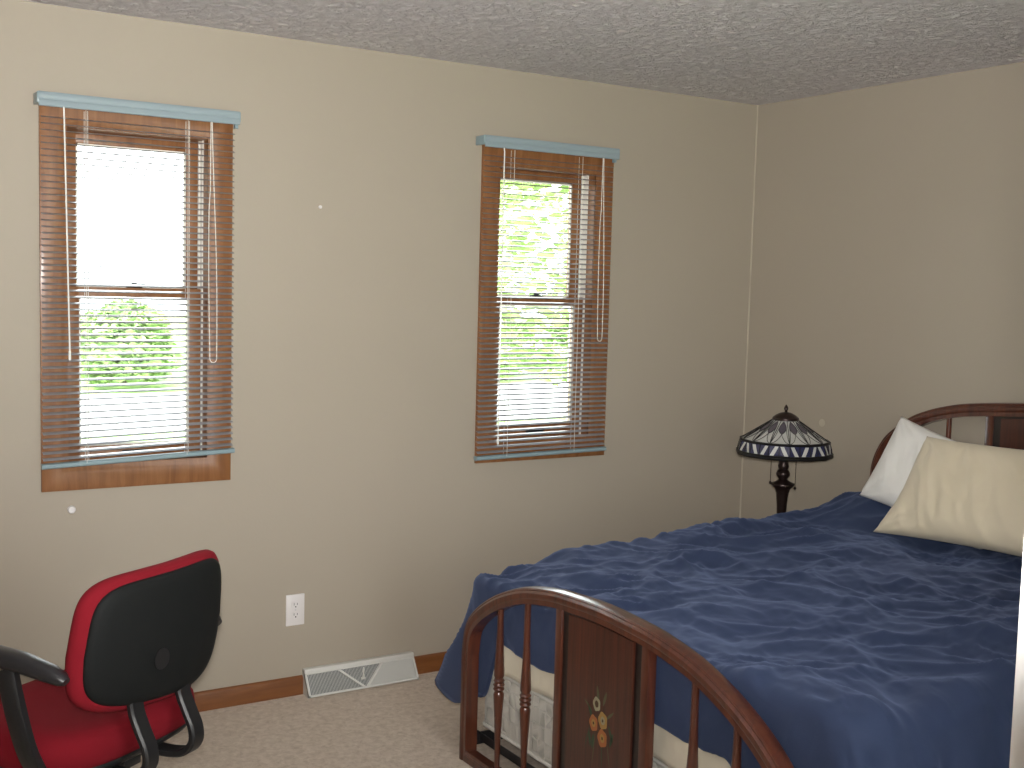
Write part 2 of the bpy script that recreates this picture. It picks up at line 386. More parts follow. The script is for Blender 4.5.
# ------------------------------------------------------------------ mini blinds
def blind(x0, zt, zbL, zbR, side, wand, cordx, loop, label):
    """x0 left end, 0.66 wide; zbL/zbR heights of the bottom rail's two ends"""
    w = .66; root = empty('window_blind', (x0, 0, zt)); tag(root, label, 'window blind', 'blue mini blinds over the windows')
    yc = -.052
    mb = MB()                                                       # metal headrail with a bent valance in front
    mb.box((.006, -.072, -.032), (w - .006, -.030, -.002), None, .002)
    mb.sweep([(0, 0, 0), (w, 0, 0)], [(Vector((0, 1, 0)), Vector((0, 0, 1)))] * 2, [(-.080, -.046), (-.083, -.043), (-.083, -.026), (-.0815, -.024), (-.083, -.022), (-.083, -.004), (-.080, 0), (-.050, 0), (-.050, -.003), (-.079, -.004), (-.079, -.046)], smooth=False)
    mb.build('headrail', M['blue_rail'], root)
    for x in (-.004, w - .010):
        mb = MB(); mb.box((x, -.080, -.036), (x + .014, -.012, -.001), None, .002)
        if x > 0: mb.box((w - .01, -.060, -.056), (w + .002, -.045, -.034))
        mb.build('mounting_bracket', M['blue_bottom'], root)
    pitch = .0209; zb = min(zbL, zbR) - zt; n = int((-.050 - (max(zbL, zbR) - zt)) / pitch)
    mb = MB(); sw = .0125; tilt = math.radians(16)
    xs = [.010, .12, .33, .54, w - .010]
    zfin = [zt + 0] * 2
    def zline(i, u):
        top = -.055 - i * pitch
        lim = (zbL if u < .5 else zbR)
        zl = -.055 + (zbL - zt + .004 + .055) * (i + 1) / (n + 1); zr = -.055 + (zbR - zt + .004 + .055) * (i + 1) / (n + 1)
        mean = max(zbL, zbR) == zbL
        k = smooth(.55, 1, i / n)
        hi = max(zbL, zbR) - zt; eq = -.055 + (hi + .055) * (i + 1) / (n + 1)
        low = -.055 + (((zbL if u == 0 else zbR) - zt) + .055) * (i + 1) / (n + 1)
        return eq + (low - eq) * k + .0
    for i in range(n):
        zl, zr = zline(i, 0), zline(i, 1)
        rows = []
        for x in xs:
            f = (x - xs[0]) / (xs[-1] - xs[0]); z = zl + (zr - zl) * f
            row = []
            for q in (-1, -.5, 0, .5, 1):
                yy = q * sw; row.append(mb.bm.verts.new((x, yc + yy * math.cos(tilt), z + yy * math.sin(tilt) + .0016 * (1 - q * q))))
            rows.append(row)
        for r0, r1 in zip(rows, rows[1:]):
            for k in range(4): mb.face([r0[k], r0[k + 1], r1[k + 1], r1[k]], None, True)
    mb.build('slats', M['slat'], root)
    mb = MB(); a = Vector((.006, yc, zbL - zt)); b = Vector((w - .004, yc, zbR - zt))
    mb.sweep([a, b], [(Vector((0, 1, 0)), Vector((0, 0, 1)))] * 2, [(-.013, -.006), (-.009, -.010), (.009, -.010), (.013, -.006), (.013, .004), (.009, .007), (-.009, .007), (-.013, .004)], smooth=False)
    mb.build('bottom_rail', M['blue_bottom'], root)
    for lx in (.152, w - .172):
        mb = MB(); zb_ = zbL + (zbR - zbL) * lx / w - zt
        for yy in (-.0135, .0135): mb.tube([(lx - .004, yc + yy, -.046), (lx - .004, yc + yy, zb_)], .0008, None, 5)
        mb.tube([(lx + .004, yc - .002, -.046), (lx + .004, yc - .002, zb_)], .0010, None, 5)
        mb.build('ladder_cord', M['cord'], root)
    if wand:
        mb = MB(); mb.tube([(wand[0], -.086, -.045), (wand[0], -.090, -.06), (wand[0] + wand[1], -.092, wand[2])], .0027, None, 6); mb.tube([(wand[0] + wand[1], -.092, wand[2]), (wand[0] + wand[1], -.092, wand[2] - .03)], .0040, None, 8)
        mb.build('tilt_wand', M['wand'], root)
    mb = MB(); P = []
    for k in range(15): P.append((cordx - .004 - .006 * math.sin(k / 14 * PI) * (1 if k > 4 else .3), -.088, -.046 + (loop + .046) * k / 14))
    for k in range(7):
        t = k / 6 * PI; P.append((cordx + .008 - .012 * math.cos(t), -.088, loop - .014 * math.sin(t)))
    for k in range(15): P.append((cordx + .020 - .016 * (k / 14) + .004 * math.sin(k / 3), -.088, loop + (-.046 - loop) * k / 14))
    mb.tube(P, .0015, None, 5)
    mb.build('lift_cord', M['cord'], root)
    return root
blind(-3.170, 2.150, .938, .960, 0, (.075, .014, -.83), .560, -.86, 'pale blue mini blind on the window nearest the red chair, its bottom rail hanging crooked')
blind(-1.516, 2.161, .874, .882, 0, (.085, .002, -1.20), .575, -.80, 'pale blue mini blind on the window nearest the bed, lowered straight over the whole casing')

# ------------------------------------------------------------------ outlet, vent, wall plugs
px, pz = -2.254, .330
root = empty('wall_outlet', (px, 0, pz)); tag(root, 'white duplex electrical outlet plate on the wall above the floor vent', 'outlet')
mb = MB(); mb.box((-.037, -.006, -.060), (.037, .001, .060), None, .0035); mb.build('cover_plate', M['plate'], root)
for s in (1, -1):
    mb = MB(); mb.prism([(math.cos(t) * .0175 if abs(math.cos(t) * .0175) < .0172 else .0172 * (1 if math.cos(t) > 0 else -1), max(-.0135, min(.0135, math.sin(t) * .0175))) for t in [k * PI / 12 for k in range(24)]], -.0045, -.0085, lambda a, b, t: Vector((a, t, b + s * .0195)))
    r = mb.build('receptacle', M['plate'], root)
    mb = MB(); mb.box((-.0075, -.0088, s * .0195 - .001), (-.0055, -.008, s * .0195 + .008)); mb.box((.0055, -.0088, s * .0195 + .000), (.0075, -.008, s * .0195 + .0075)); mb.lathe([(.0028, 0), (.0028, .0008)], None, 10, M4=Matrix.Translation((0, -.008, s * .0195 - .0065)) @ Matrix.Rotation(PI / 2, 4, 'X'))
    mb.build('socket_slot', M['dark'], r)
mb = MB(); mb.lathe([(.003, 0), (.003, .001)], None, 10, M4=Matrix.Translation((0, -.006, 0)) @ Matrix.Rotation(PI / 2, 4, 'X')); mb.build('screw', M['chrome'], root)

root = empty('floor_vent', (VX0, 0, 0)); tag(root, 'white metal baseboard vent register with a V-shaped divider', 'vent')
w = VX1 - VX0
def vp(x, k, out=0):       # k 0 bottom .. 1 top on the slanted face
    return Vector((x, -.072 + .050 * k - out, .004 + .078 * k + out * .3))
mb = MB()
mb.box((0, -.026, .080), (w, 0, .098), None, .003)
def bar(x0, k0, x1, k1, wd, out=.003, dep=.012):
    a = Vector((x0, k0 * .088)); b = Vector((x1, k1 * .088)); d = (b - a).normalized(); nn = Vector((-d.y, d.x)) * wd / 2
    pts = [a + nn, b + nn, b - nn, a - nn]
    q = [vp(p.x, p.y / .088, out) for p in pts] + [vp(p.x, p.y / .088, out - dep) for p in pts]
    v = [mb.bm.verts.new(p) for p in q]
    for f in [(0, 1, 2, 3), (7, 6, 5, 4), (0, 4, 5, 1), (1, 5, 6, 2), (2, 6, 7, 3), (3, 7, 4, 0)]: mb.face([v[i] for i in f])
bar(0, .04, w, .04, .007); bar(0, .97, w, .97, .006); bar(.004, 0, .004, 1, .008); bar(w - .004, 0, w - .004, 1, .008)
bar(.138, .97, .232, .06, .008); bar(.325, .97, .245, .06, .008)
for x in (0, w - .002): mb.prism([(-.072, 0), (-.020, .09), (0, .09), (0, 0)], x, x + .002, lambda a, b, t: Vector((t, a, b)))
mb.build('register_frame', M['vent'], root)
def in_tri(x, k):   # which panel
    l = .138 + (.232 - .138) * (1 - k); r = .325 - (.325 - .245) * (1 - k); return -1 if x < l else (1 if x > r else 0)
mb = MB(); v = [mb.bm.verts.new(p) for p in (vp(.004, 0, -.010), vp(w - .004, 0, -.010), vp(w - .004, 1, -.010), vp(.004, 1, -.010))]; mb.face(v); mb.build('backing', M['ventin'], root)
for nm, side, ang in (('left_grille', -1, 0), ('centre_grille', 0, 0), ('right_grille', 1, 0)):
    mb = MB(); N = 78
    for i in range(N):
        x = .010 + (w - .020) * i / (N - 1)
        ks = [k / 20 for k in range(1, 20) if in_tri(x, k / 20) == side]
        if not ks: continue
        k0, k1 = min(ks) - .02, max(ks) + .02
        dx = {-1: 0, 0: 0, 1: -.0034}[side]
        a, b = vp(x, k0, .0), vp(x, k1, .0); c, d = vp(x + dx, k1, -.007), vp(x + dx, k0, -.007)
        if side < 1: a.x -= .0012; b.x -= .0012; c.x += .0012; d.x += .0012; c += Vector((0, -.006, .002)); d += Vector((0, -.006, .002))
        vv = [mb.bm.verts.new(q) for q in (a, b, c, d)]; mb.face(vv)
    mb.build('louver_grille', M['vent'], root, recalc=False)
mb = MB(); q = vp(.236, .66, .006); mb.box(q - Vector((.003, .003, .022)), q + Vector((.003, .003, .022)), None, .001).box(q + Vector((-.009, -.003, -.026)), q + Vector((.009, .003, -.018)), None, .001); mb.build('damper_lever', M['vent'], root)

def plug(name, loc, r, label, nx=False, mat='spackle', t=.006):
    R = Matrix.Rotation(PI / 2, 4, 'X') if not nx else Matrix.Rotation(-PI / 2, 4, 'Y')
    mb = MB(); mb.lathe([(r, 0), (r, t * .6), (r * .8, t), (r * .3, t * 1.05), (0, t * .9)], None, 18, M4=R)
    o = mb.build(name, M[mat]); o.location = loc; tag(o, label, 'wall plug'); return o
plug('wall_plug', (-3.060, 0, .777), .0135, 'round cream door stop bumper on the wall under the window by the red chair', mat='plate', t=.012)
plug('wall_plug', (-2.173, 0, 1.844), .0065, 'tiny white plug high on the bare wall between the two windows', mat='plate')
o = plug('spackle_patch', (0, -.488, 1.007), .017, 'small pale filler patch on the wall just beside the lamp shade', True, 'caulk', .0015); o['category'] = 'wall patch'

# ------------------------------------------------------------------ bed
XH, XF, YC, HW = -.045, -1.975, -1.565, .748
FOOT = [(0, .702), (.15, .696), (.25, .687), (.388, .661), (.50, .622), (.58, .584), (.655, .537), (.712, .487), (.741, .435), (.754, .36), (.754, 0)]
HEAD = [(0, 1.197), (.094, 1.193), (.343, 1.164), (.528, 1.108), (.640, 1.035), (.695, .98), (.735, .90), (.748, .80), (.748, .5), (.748, 0)]
def catmull(P, n=8):
    P = [Vector(p) for p in P]; out = []
    for i in range(len(P) - 1):
        p0 = P[max(i - 1, 0)] if i else Vector((-P[1][0], P[1][1])); p1, p2 = P[i], P[i + 1]; p3 = P[min(i + 2, len(P) - 1)]
        for k in range(n):
            t = k / n; out.append(.5 * ((2 * p1) + (-p0 + p2) * t + (2 * p0 - 5 * p1 + 4 * p2 - p3) * t * t + (-p0 + 3 * p1 - 3 * p2 + p3) * t ** 3))
    out.append(P[-1]); return out
def arch_line(tab):
    h = catmull(tab[:-1]) + [Vector(tab[-1])]
    return [Vector((-p[0], p[1])) for p in h[::-1]] + h[1:]
def arch_z(tab, v): 
    h = catmull(tab[:-1]); return interp(abs(v), [(p[0], p[1]) for p in h])
bed = empty('bed', (-1.0, YC, 0)); tag(bed, 'dark mahogany arched bed frame with spindles and a painted flower panel', 'bed')
def bend_frame(name, tab, X, low_z, face):
    loc = Vector((X + 1.0, 0, 0))          # relative to the bed root
    mb = MB(); line = arch_line(tab); pts = []; fr = []
    for i, p in enumerate(line):
        a = line[max(i - 1, 0)]; b = line[min(i + 1, len(line) - 1)]; d = (b - a).normalized(); n = Vector((-d.y, d.x))
        # outward normal in the frame's plane
        pts.append(Vector((loc.x, p[0], p[1]))); fr.append((Vector((0, n.x, n.y)), Vector((1, 0, 0))))
    f = face
    prof = [(-.049, -.022), (-.049, .022), (-.004, .025), (0, .020), (.001, .0), (-.002, -.016), (-.006, -.019), (-.009, -.0185), (-.012, -.021), (-.016, -.0245), (-.026, -.025), (-.032, -.0235), (-.034, -.0215)]
    if f > 0: prof = [(a, -b) for a, b in prof][::-1]
    mb.sweep(pts, fr, prof)
    fo = mb.build(name, M['bedwood'], bed)
    def zin(v): return arch_z(tab, v) - .036
    for v in (-.20, .20):
        mb = MB(); mb.box((loc.x - .014, v - .015, low_z), (loc.x + .014, v + .015, zin(v) + .0), None, .002); mb.build('panel_stile', M['bedwood'], fo)
    mb = MB(); N = 20
    poly = [(-.186, low_z)] + [(-.186 + .372 * k / N, zin(-.186 + .372 * k / N) + .004) for k in range(N + 1)] + [(.186, low_z)]
    mb.prism(poly, -.006, .006, lambda a, b, t: Vector((loc.x + t, a, b)))
    bp = mb.build('panel', M['bedinlay'], fo); bp['label'] = 'near-black inlaid border behind the red panel'
    mb = MB(); g = .150
    poly = [(-g, low_z + .03)] + [(-g + 2 * g * k / N, zin(-g + 2 * g * k / N) - .022) for k in range(N + 1)] + [(g, low_z + .03)]
    mb.prism(poly, face * .005, face * .013, lambda a, b, t: Vector((loc.x + t, a, b)))
    rp = mb.build('raised_panel', M['bedpanel'], bp)
    for v in (-.54, -.385, .385, .54):
        mb = MB(); zt = zin(v) + .004; zc = .31 if tab is FOOT else .72; zb = low_z
        pr = [(.0085, zb), (.009, zb + .05)]
        pr += [(.010, zc - .17), (.013, zc - .10), (.0165, zc - .045), (.0172, zc - .030), (.013, zc - .022), (.0185, zc - .014), (.0150, zc - .007), (.0190, zc), (.0150, zc + .007), (.0185, zc + .014), (.013, zc + .021), (.0170, zc + .030), (.0165, zc + .05), (.0130, zc + .11), (.0105, zc + .17), (.0098, zt - .05), (.0098, zt)]
        pr = [q for i, q in enumerate(pr) if i < 2 or q[1] > pr[1][1]]
        pr = [q for q in pr if q[1] <= zt]
        mb.lathe(pr, None, 14, (loc.x, v, 0)); mb.build('spindle', M['bedwood'], fo)
    mb = MB(); mb.sweep([(loc.x, -HW + .035, low_z), (loc.x, HW - .035, low_z)], [(Vector((1, 0, 0)), Vector((0, 0, 1)))] * 2, [(-.022, -.045), (.022, -.045), (.022, -.006), (.017, 0), (-.017, 0), (-.022, -.006), (-.018, -.010), (-.022, -.014)], smooth=False)
    mb.build('bottom_rail', M['bedwood'], fo)
    return fo, rp
foot, fpanel = bend_frame('footboard', FOOT, XF, .035, -1)
head, hpanel = bend_frame('headboard', HEAD, XH, .30, -1)
# painted flowers on the foot panel (flat paint)
mb = MB()
def spot(y, z, ry, rz, m, n=12, petal=0, lift=0):
    c = mb.bm.verts.new((XF + 1.0 - .0136 - lift, y - YC, z)); ring = []
    for k in range(n):
        t = 2 * PI * k / n; s = 1 + petal * math.cos(5 * t)
        ring.append(mb.bm.verts.new((XF + 1.0 - .0136 - lift, y - YC + ry * s * math.cos(t), z + rz * s * math.sin(t))))
    for k in range(n): mb.face([c, ring[k], ring[(k + 1) % n]], m)
def stroke(pts, wd, m):
    V = []
    for i, (y, z) in enumerate(pts):
        w_ = wd * (1 - abs(2 * i / (len(pts) - 1) - 1) ** 2 * .8)
        V.append((mb.bm.verts.new((XF + 1.0 - .0134, y - YC - w_, z)), mb.bm.verts.new((XF + 1.0 - .0134, y - YC + w_, z))))
    for a, b in zip(V, V[1:]): mb.face([a[0], a[1], b[1], b[0]], m)
I = M['ink']
fy, fz = -1.578, .372
for dy, dz, l, wd, m in [(.02, -.03, .10, .002, 'sage'), (-.01, -.03, .11, .002, 'green'), (-.035, -.04, .08, .0018, 'sage'), (.045, -.02, .07, .0018, 'green')]:
    stroke([(fy + dy * (1 + .5 * t), fz + dz - l * t) for t in (0, .3, .6, 1)], wd, I[m])
for dy, dz, a, m in [(.055, .035, 1.0, 'sage'), (.045, .02, .5, 'green'), (-.045, .035, -.8, 'sage'), (-.055, -.03, -.3, 'green'), (-.05, -.015, .4, 'green'), (.045, -.055, .2, 'green'), (.03, -.06, -.1, 'green'), (-.02, .075, -.3, 'sage'), (.012, .08, .2, 'sage')]:
    stroke([(fy + dy + math.sin(a) * (t - .5) * .045, fz + dz + math.cos(a) * (t - .5) * .045) for t in (0, .25, .5, .75, 1)], .006, I[m])
for dy, dz, r, m, cm in [(.016, .050, .020, 'cream', 'core'), (-.014, .012, .024, 'gold', 'cream'), (.028, -.008, .023, 'orange', 'gold'), (-.014, -.038, .025, 'orange', 'gold')]:
    spot(fy + dy, fz + dz, r * .85, r, I[m], 24, .07, .0001); spot(fy + dy, fz + dz, r * .42, r * .5, I[cm], 14, .05, .0003); spot(fy + dy, fz + dz, r * .16, r * .2, I['core'], 8, 0, .0005)
o = mb.build('flower_decal', None, fpanel, recalc=False, weld=False, auto=False)
o['label'] = 'painted bouquet of cream, gold and orange flowers with green leaves'
# side rails and cross rail of angle iron
for v in (-.715, .715):
    mb = MB(); mb.box((XF + 1.0 + .025, v - .003, .048), (XH + 1.0 - .02, v + .003, .088)); mb.build('side_rail', M['dark'], bed)
mb = MB(); mb.box((XF + 1.038, -.735, .060), (XF + 1.042, .735, .088))
mb.build('cross_rail', M['dark'], bed)

# box spring and mattress
def slab(mb, x0, x1, y0, y1, z0, z1, r, m=None, sag=0):
    n = 64; prof = []
    def ringpt(t, inset, z):
        cx, cy = (x0 + x1) / 2, (y0 + y1) / 2; hx, hy = (x1 - x0) / 2 - inset, (y1 - y0) / 2 - inset; rr = max(r - inset, .004)
        a = 2 * PI * t; s = 4
        q = t * 4; k = int(q) % 4; f = q - int(q)
        C = [(1, 1), (-1, 1), (-1, -1), (1, -1)][k]; ang = k * PI / 2 + f * PI / 2
        return Vector((cx + C[0] * (hx - rr) + rr * math.cos(ang), cy + C[1] * (hy - rr) + rr * math.sin(ang), z))
    e = .016
    rows = [(e, z0), (e * .3, z0 + e * .3), (0, z0 + e), (0, z1 - e), (e * .3, z1 - e * .3), (e, z1)]
    R = [[mb.bm.verts.new(ringpt(k / n, i, z)) for k in range(n)] for i, z in rows]
    for a, b in zip(R, R[1:]):
        for k in range(n): mb.face([a[k], a[(k + 1) % n], b[(k + 1) % n], b[k]], m, True)
    mb.face(R[0][::-1], m); mb.face(R[-1], m)
    return lambda inset, z: [ringpt(k / n, inset, z) for k in range(n + 1)]
BX0, BX1, BY0, BY1 = -1.912, -.085, YC - .752, YC + .752
bs = empty('box_spring', (-1.0, YC, .09)); tag(bs, 'off-white box spring with quilted oval stitching between the footboard and wall', 'box spring')
off = Matrix.Translation((1.0, -YC, -.09))
mb = MB(); slab(mb, BX0 + 1, BX1 + 1, BY0 - YC, BY1 - YC, .002, .222, .035); mb.build('cover', M['quilt'], bs)
for z in (.016, .218):
    mb = MB(); t = MB(); ring = slab(t, BX0 + 1, BX1 + 1, BY0 - YC, BY1 - YC, 0, .1, .035); t.bm.free(); mb.tube([p for p in ring(0.0005, z)], .0065, None, 8, False); mb.build('piping', M['piping'], bs)
mt = empty('mattress', (-1.0, YC, .315)); tag(mt, 'mattress in a cream fitted sheet, showing under the blue comforter at the foot', 'mattress')
mb = MB(); slab(mb, BX0 + 1.004, BX1 + 1, BY0 - YC + .004, BY1 - YC - .004, .004, .262, .05); mb.build('mattress_body', M['cream'], mt)
# sheet: loose skirt of cloth round the mattress foot
mb = MB()
def sheet(u, v):
    y = -.750 + 1.5 * u; e = min(1, (1 - abs(2 * u - 1)) * 12)
    wv = .5 + .5 * math.sin(y * 23 + 2 * noise.noise(Vector((y * 3, 0, 0)))) * math.sin(y * 11 + 1)
    z = .245 - (.245 - .006 + .010 * wv) * v
    x = BX0 + 1.0 - .002 - .010 * smooth(0, .6, v) * wv - .004 * v * (1 + noise.noise(Vector((y * 30, v * 3, 0)))) + (1 - e) * .012
    return Vector((x, y, z))
mb.grid(180, 14, sheet); o = mb.build('fitted_sheet', M['cream'], mt)
so = o.modifiers.new('thick', 'SOLIDIFY'); so.thickness = .002; so.offset = 1

# ------------------------------------------------------------------ comforter
def comforter():
    mb = MB(); NA, NB = 300, 260; K0 = .80
    cx, cy = -1.0, YC; hx, hy = .907, .797; R0 = .05
    def top_z(x, y):
        t = (x + 1.9) / 1.8; z = .624 + .068 * t
        far = smooth(-1.1, -.80, y)
        p = (x * .9, y, 0)
        wx = x + .10 * fbm((x, y, 0), 2.2, 2, 3.1); wy = y + .10 * fbm((x, y, 0), 2.2, 2, 8.4)
        z -= .050 * smooth(-1.5, -1.93, x) * smooth(-1.15, -.80, y)
        z += .018 * fbm((wx, wy, 0), 3.0, 2, 1.3)
        def rl(px_, py_, sc, sd): return max(-.6, 1 - abs(noise.noise(Vector((px_ * sc + sd, py_ * sc + sd * .7, sd)))) * 3.2)
        al = wx * .80 - wy * .60; ac = wx * .60 + wy * .80
        m1 = .8 + 1.1 * noise.noise(Vector((x * 2.3, y * 2.3, 5))); m2 = .8 + 1.2 * noise.noise(Vector((x * 3.3, y * 3.3, 15)))
        z += .017 * rl(al * .7, ac * 1.15, 3.0, 5.2)
        z += .0115 * rl(wx * 1.15 + .2 * wy, wy * .8, 5.2, 9.2) * max(.1, m1)
        z += .0085 * rl(al * .75, ac * 1.4, 8.5, 3.7) * max(.1, m2)
        z += .0040 * rl(al * 1.3 + .3 * ac, ac * .9, 14, 12.2) * max(.1, m1)
        z += .0016 * rl(al * .9, ac * 1.3, 26, 22.2) * max(.0, m2)
        z += .0008 * fbm((wx, wy * 1.6, 0), 40, 2, 4.2)
        z += .020 * smooth(-1.9, -2.25, y) * rl(wx * 1.2 + wy * .3, wy * .5, 3.2, 31.2)
        z += .092 * math.exp(-((x + .19) ** 2) / .022 - ((y + .98) ** 2) / .05)          # lump at the head corner
        z -= .020 * math.exp(-((x + .38) ** 2) / .03) * smooth(-1.0, -1.2, y)
        return z
    for i in range(NA + 1): pass
    V = []
    for i in range(NA + 1):
        row = []
        for j in range(NB + 1):
            a = -1 + 2 * i / NA; b = -1 + 2 * j / NB; k = max(abs(a), abs(b))
            kk = min(k, K0)
            if k < 1e-6: pu, pv = 0, 0
            else: pu, pv = a / k, b / k
            # point on the rounded edge rectangle
            qx, qy = pu * hx, pv * hy
            ix, iy = max(-hx + R0, min(hx - R0, qx)), max(-hy + R0, min(hy - R0, qy))
            d = Vector((qx - ix, qy - iy)); d = d.normalized() if d.length > 1e-9 else Vector((0, 0))
            P = Vector((ix, iy)) + d * R0
            x = cx + P.x * kk / K0; y = cy + P.y * kk / K0
            z = top_z(x, y)
            if k > K0:
                s = (k - K0) / (1 - K0)
                wfoot = max(0, -d.x) ** 2; whead = max(0, d.x) ** 2; wfar = max(0, d.y) ** 2; wnear = max(0, -d.y) ** 2
                xx = cx + P.x; yy = cy + P.y
                footD = .225 + .010 * math.sin(yy * 9)
                footD += .22 * smooth(-2.02, -2.20, yy) + .22 * smooth(-.98, -.86, yy)
                D = wfoot * footD + whead * .10 + wfar * .46 + wnear * .56
                D += .06 * 4 * wfoot * (wfar + wnear)
                R = wfoot * .032 + whead * .02 + wfar * .040 + wnear * .07
                L = s * D
                fl = wfoot * .02 + whead * 0 + wfar * (.06 + .42 * smooth(-1.35, -1.85, xx)) * smooth(0, .34, L) + wnear * .30
                ql = R * PI / 2
                if L < ql: t = L / R; o_ = R * math.sin(t); dz = R * (1 - math.cos(t))
                else: e = L - ql; o_ = R + fl * e; dz = R + e
                # hanging folds
                along = xx * abs(d.y) + yy * abs(d.x)
                amp = smooth(.1, 1, s) * (wfar * .022 + wnear * .040 + wfoot * .006)
                f = math.sin(along * 15 + 2.5 * noise.noise(Vector((along * 2.1, s * 1.5, 3)))) * .6 + noise.noise(Vector((along * 9, s * 2.5, 7.7)))
                o_ += amp * f + .006 * smooth(0, .4, s) * ridge((along * 5, dz * 4, 2), 1.6, 3) * (0.4 + wnear + wfar)
                o_ += smooth(.05, .4, s) * (wnear * .030 + wfar * .005 + wfoot * .006) * (max(-.5, 1 - abs(noise.noise(Vector((along * 6 + dz * 3, dz * 1.6, 4.4)))) * 3) + .5 * max(-.5, 1 - abs(noise.noise(Vector((along * 12 - dz * 5, dz * 4, 9.4)))) * 3))
                x += d.x * o_; y += d.y * o_
                z = z * (1 - .6 * s) + (.637 + .068 * (xx + 1.9) / 1.8) * .6 * s - dz
            x = max(x, -1.9435)
            if x > -.1: x = -.1 + (x + .1) * .5
            z = max(z, .03)
            row.append(mb.bm.verts.new((x + 1.0, y - YC, z)))
        V.append(row)
    for i in range(NA):
        for j in range(NB): mb.face([V[i][j], V[i + 1][j], V[i + 1][j + 1], V[i][j + 1]], None, True)
    root = mb.build('comforter', M['navy'], None, recalc=False, weld=False, auto=False); root.location = (-1.0, YC, 0)
    so = root.modifiers.new('thick', 'SOLIDIFY'); so.thickness = .012; so.offset = -1
    tag(root, 'rumpled navy blue comforter spread over the bed and hanging down its sides', 'comforter')
comforter()

# ------------------------------------------------------------------ pillows
def pillow(w, h, t, Mx, mat, label, seed, droop=0, ear=(0, 0)):
    mb = MB(); n = 70; m = 56
    def P(u, v, s):
        q = (1 - abs(u) ** 2.4); r = (1 - abs(v) ** 2.4); th = t / 2 * (max(q, 0) * max(r, 0)) ** .42
        x = u * w / 2 * (1 - .055 * (1 - v * v)); y = v * h / 2 * (1 - .085 * (1 - u * u))
        x -= max(0, -u) ** 2 * (ear[0] * max(0, -v) ** 1.5 + ear[1] * max(0, v) ** 1.2)
        e = 1 - max(abs(u), abs(v)) ** 6
        A_ = -x * .45 + y * .9; C_ = x * .9 + y * .45; C_ += .03 * noise.noise(Vector((x * 6, y * 6, seed))); wr = .010 * smooth(.0, 1, ridge((A_ * .35, C_ * 1.5, s * .4), 8, seed)) + .006 * ridge((A_ * .5, C_ * 1.7, s), 15, seed + 4) * (.5 + noise.noise(Vector((x * 5, y * 5, 2)))) + .006 * fbm((x, y, s), 4, 2, seed)
        cr = .008 * math.sin(math.atan2(abs(v) - 1.1, abs(u) - 1.1) * 18) * (abs(u * v)) ** 1.5
        z = s * (th + (wr + cr) * e)
        return Vector((x, y, z - droop * u * u))
    for s in (1, -1):
        V = [[mb.bm.verts.new(P(-1 + 2 * i / n, -1 + 2 * j / m, s)) for j in range(m + 1)] for i in range(n + 1)]
        for i in range(n):
            for j in range(m):
                f = [V[i][j], V[i + 1][j], V[i + 1][j + 1], V[i][j + 1]]; mb.face(f if s > 0 else f[::-1], None, True)
    o = mb.build('pillow', M[mat], auto=False, recalc=False); o.matrix_world = Mx
    tag(o, label, 'pillow', 'pillows against the headboard'); return o
def frame(o, xax, yax):
    x = Vector(xax).normalized(); z = x.cross(Vector(yax)).normalized(); y = z.cross(x)
    m = Matrix((x, y, z)).transposed().to_4x4(); m.translation = Vector(o); return m
# face normal should look towards the foot (-x): x axis along -y, y axis up the slope
pillow(.58, .355, .14, frame((-.190, -1.262, .882), (0, -1, -.20), (.16, 0, .36)), 'whitecotton', 'white pillow leaning on the headboard behind the beige one', 3.3, 0, (.0, -.0))
pillow(.80, .40, .16, frame((-.365, -1.635, .890), (.0, -1, .035), (.19, 0, .37)), 'beige', 'large beige pillow propped in front of the white pillow', 6.1, 0, (.055, -.03))

# ------------------------------------------------------------------ nightstand and lamp
LX, LY = -.348, -.611; TZ = .515
ns = empty('nightstand', (LX, LY + .12, 0)); tag(ns, 'small dark wooden nightstand hidden behind the bed, carrying the lamp', 'nightstand')
mb = MB(); mb.box((-.20, -.165, TZ - .022), (.20, .17, TZ), None, .004); mb.build('tabletop', M['table'], ns)
mb = MB(); mb.box((-.18, -.15, TZ - .14), (.18, .15, TZ - .022), None, .002); mb.build('apron', M['table'], ns)
for sx in (-1, 1):
    for sy in (-1, 1):
        mb = MB(); mb.lathe([(.012, 0), (.016, .06), (.013, .10), (.018, .30), (.018, TZ - .03)], None, 12, (sx * .16, sy * .13, 0)); mb.build('leg', M['table'], ns)
lamp = empty('table_lamp', (LX, LY, TZ)); tag(lamp, 'stained glass table lamp with white panels and a dark bronze base', 'lamp')
z0 = TZ
mb = MB(); mb.lathe([(.075, 0), (.078, .008), (.070, .018), (.050, .030), (.030, .045), (.020, .070), (.016, .095), (.022, .118), (.017, .128), (.019, .135), (.021, .18), (.025, .217), (.026, .227), (.029, .232), (.029, .238), (.032, .244), (.043, .254), (.049, .261), (.048, .266), (.034, .272), (.022, .279), (.017, .284), (.022, .291), (.028, .300), (.029, .308), (.025, .318), (.018, .325), (.021, .331), (.023, .340), (.019, .350), (.021, .360), (.020, .38), (.012, .39), (.012, .50)], M['bronze'], 28); mb.build('lamp_base', M['bronze'], lamp)
NP = 14; ZB, ZM, ZC = .392, .448, .534; RB, RM, RC = .194, .181, .050
sh = MB(); RT = [(ZB + .008, RB - .001), (ZM - .003, RM + .002)]
def pol(r, z, a): return Vector((r * math.cos(a), r * math.sin(a), z))
cone = lambda t: (RC + (RM - RC) * t, ZC + (ZM - ZC) * t)
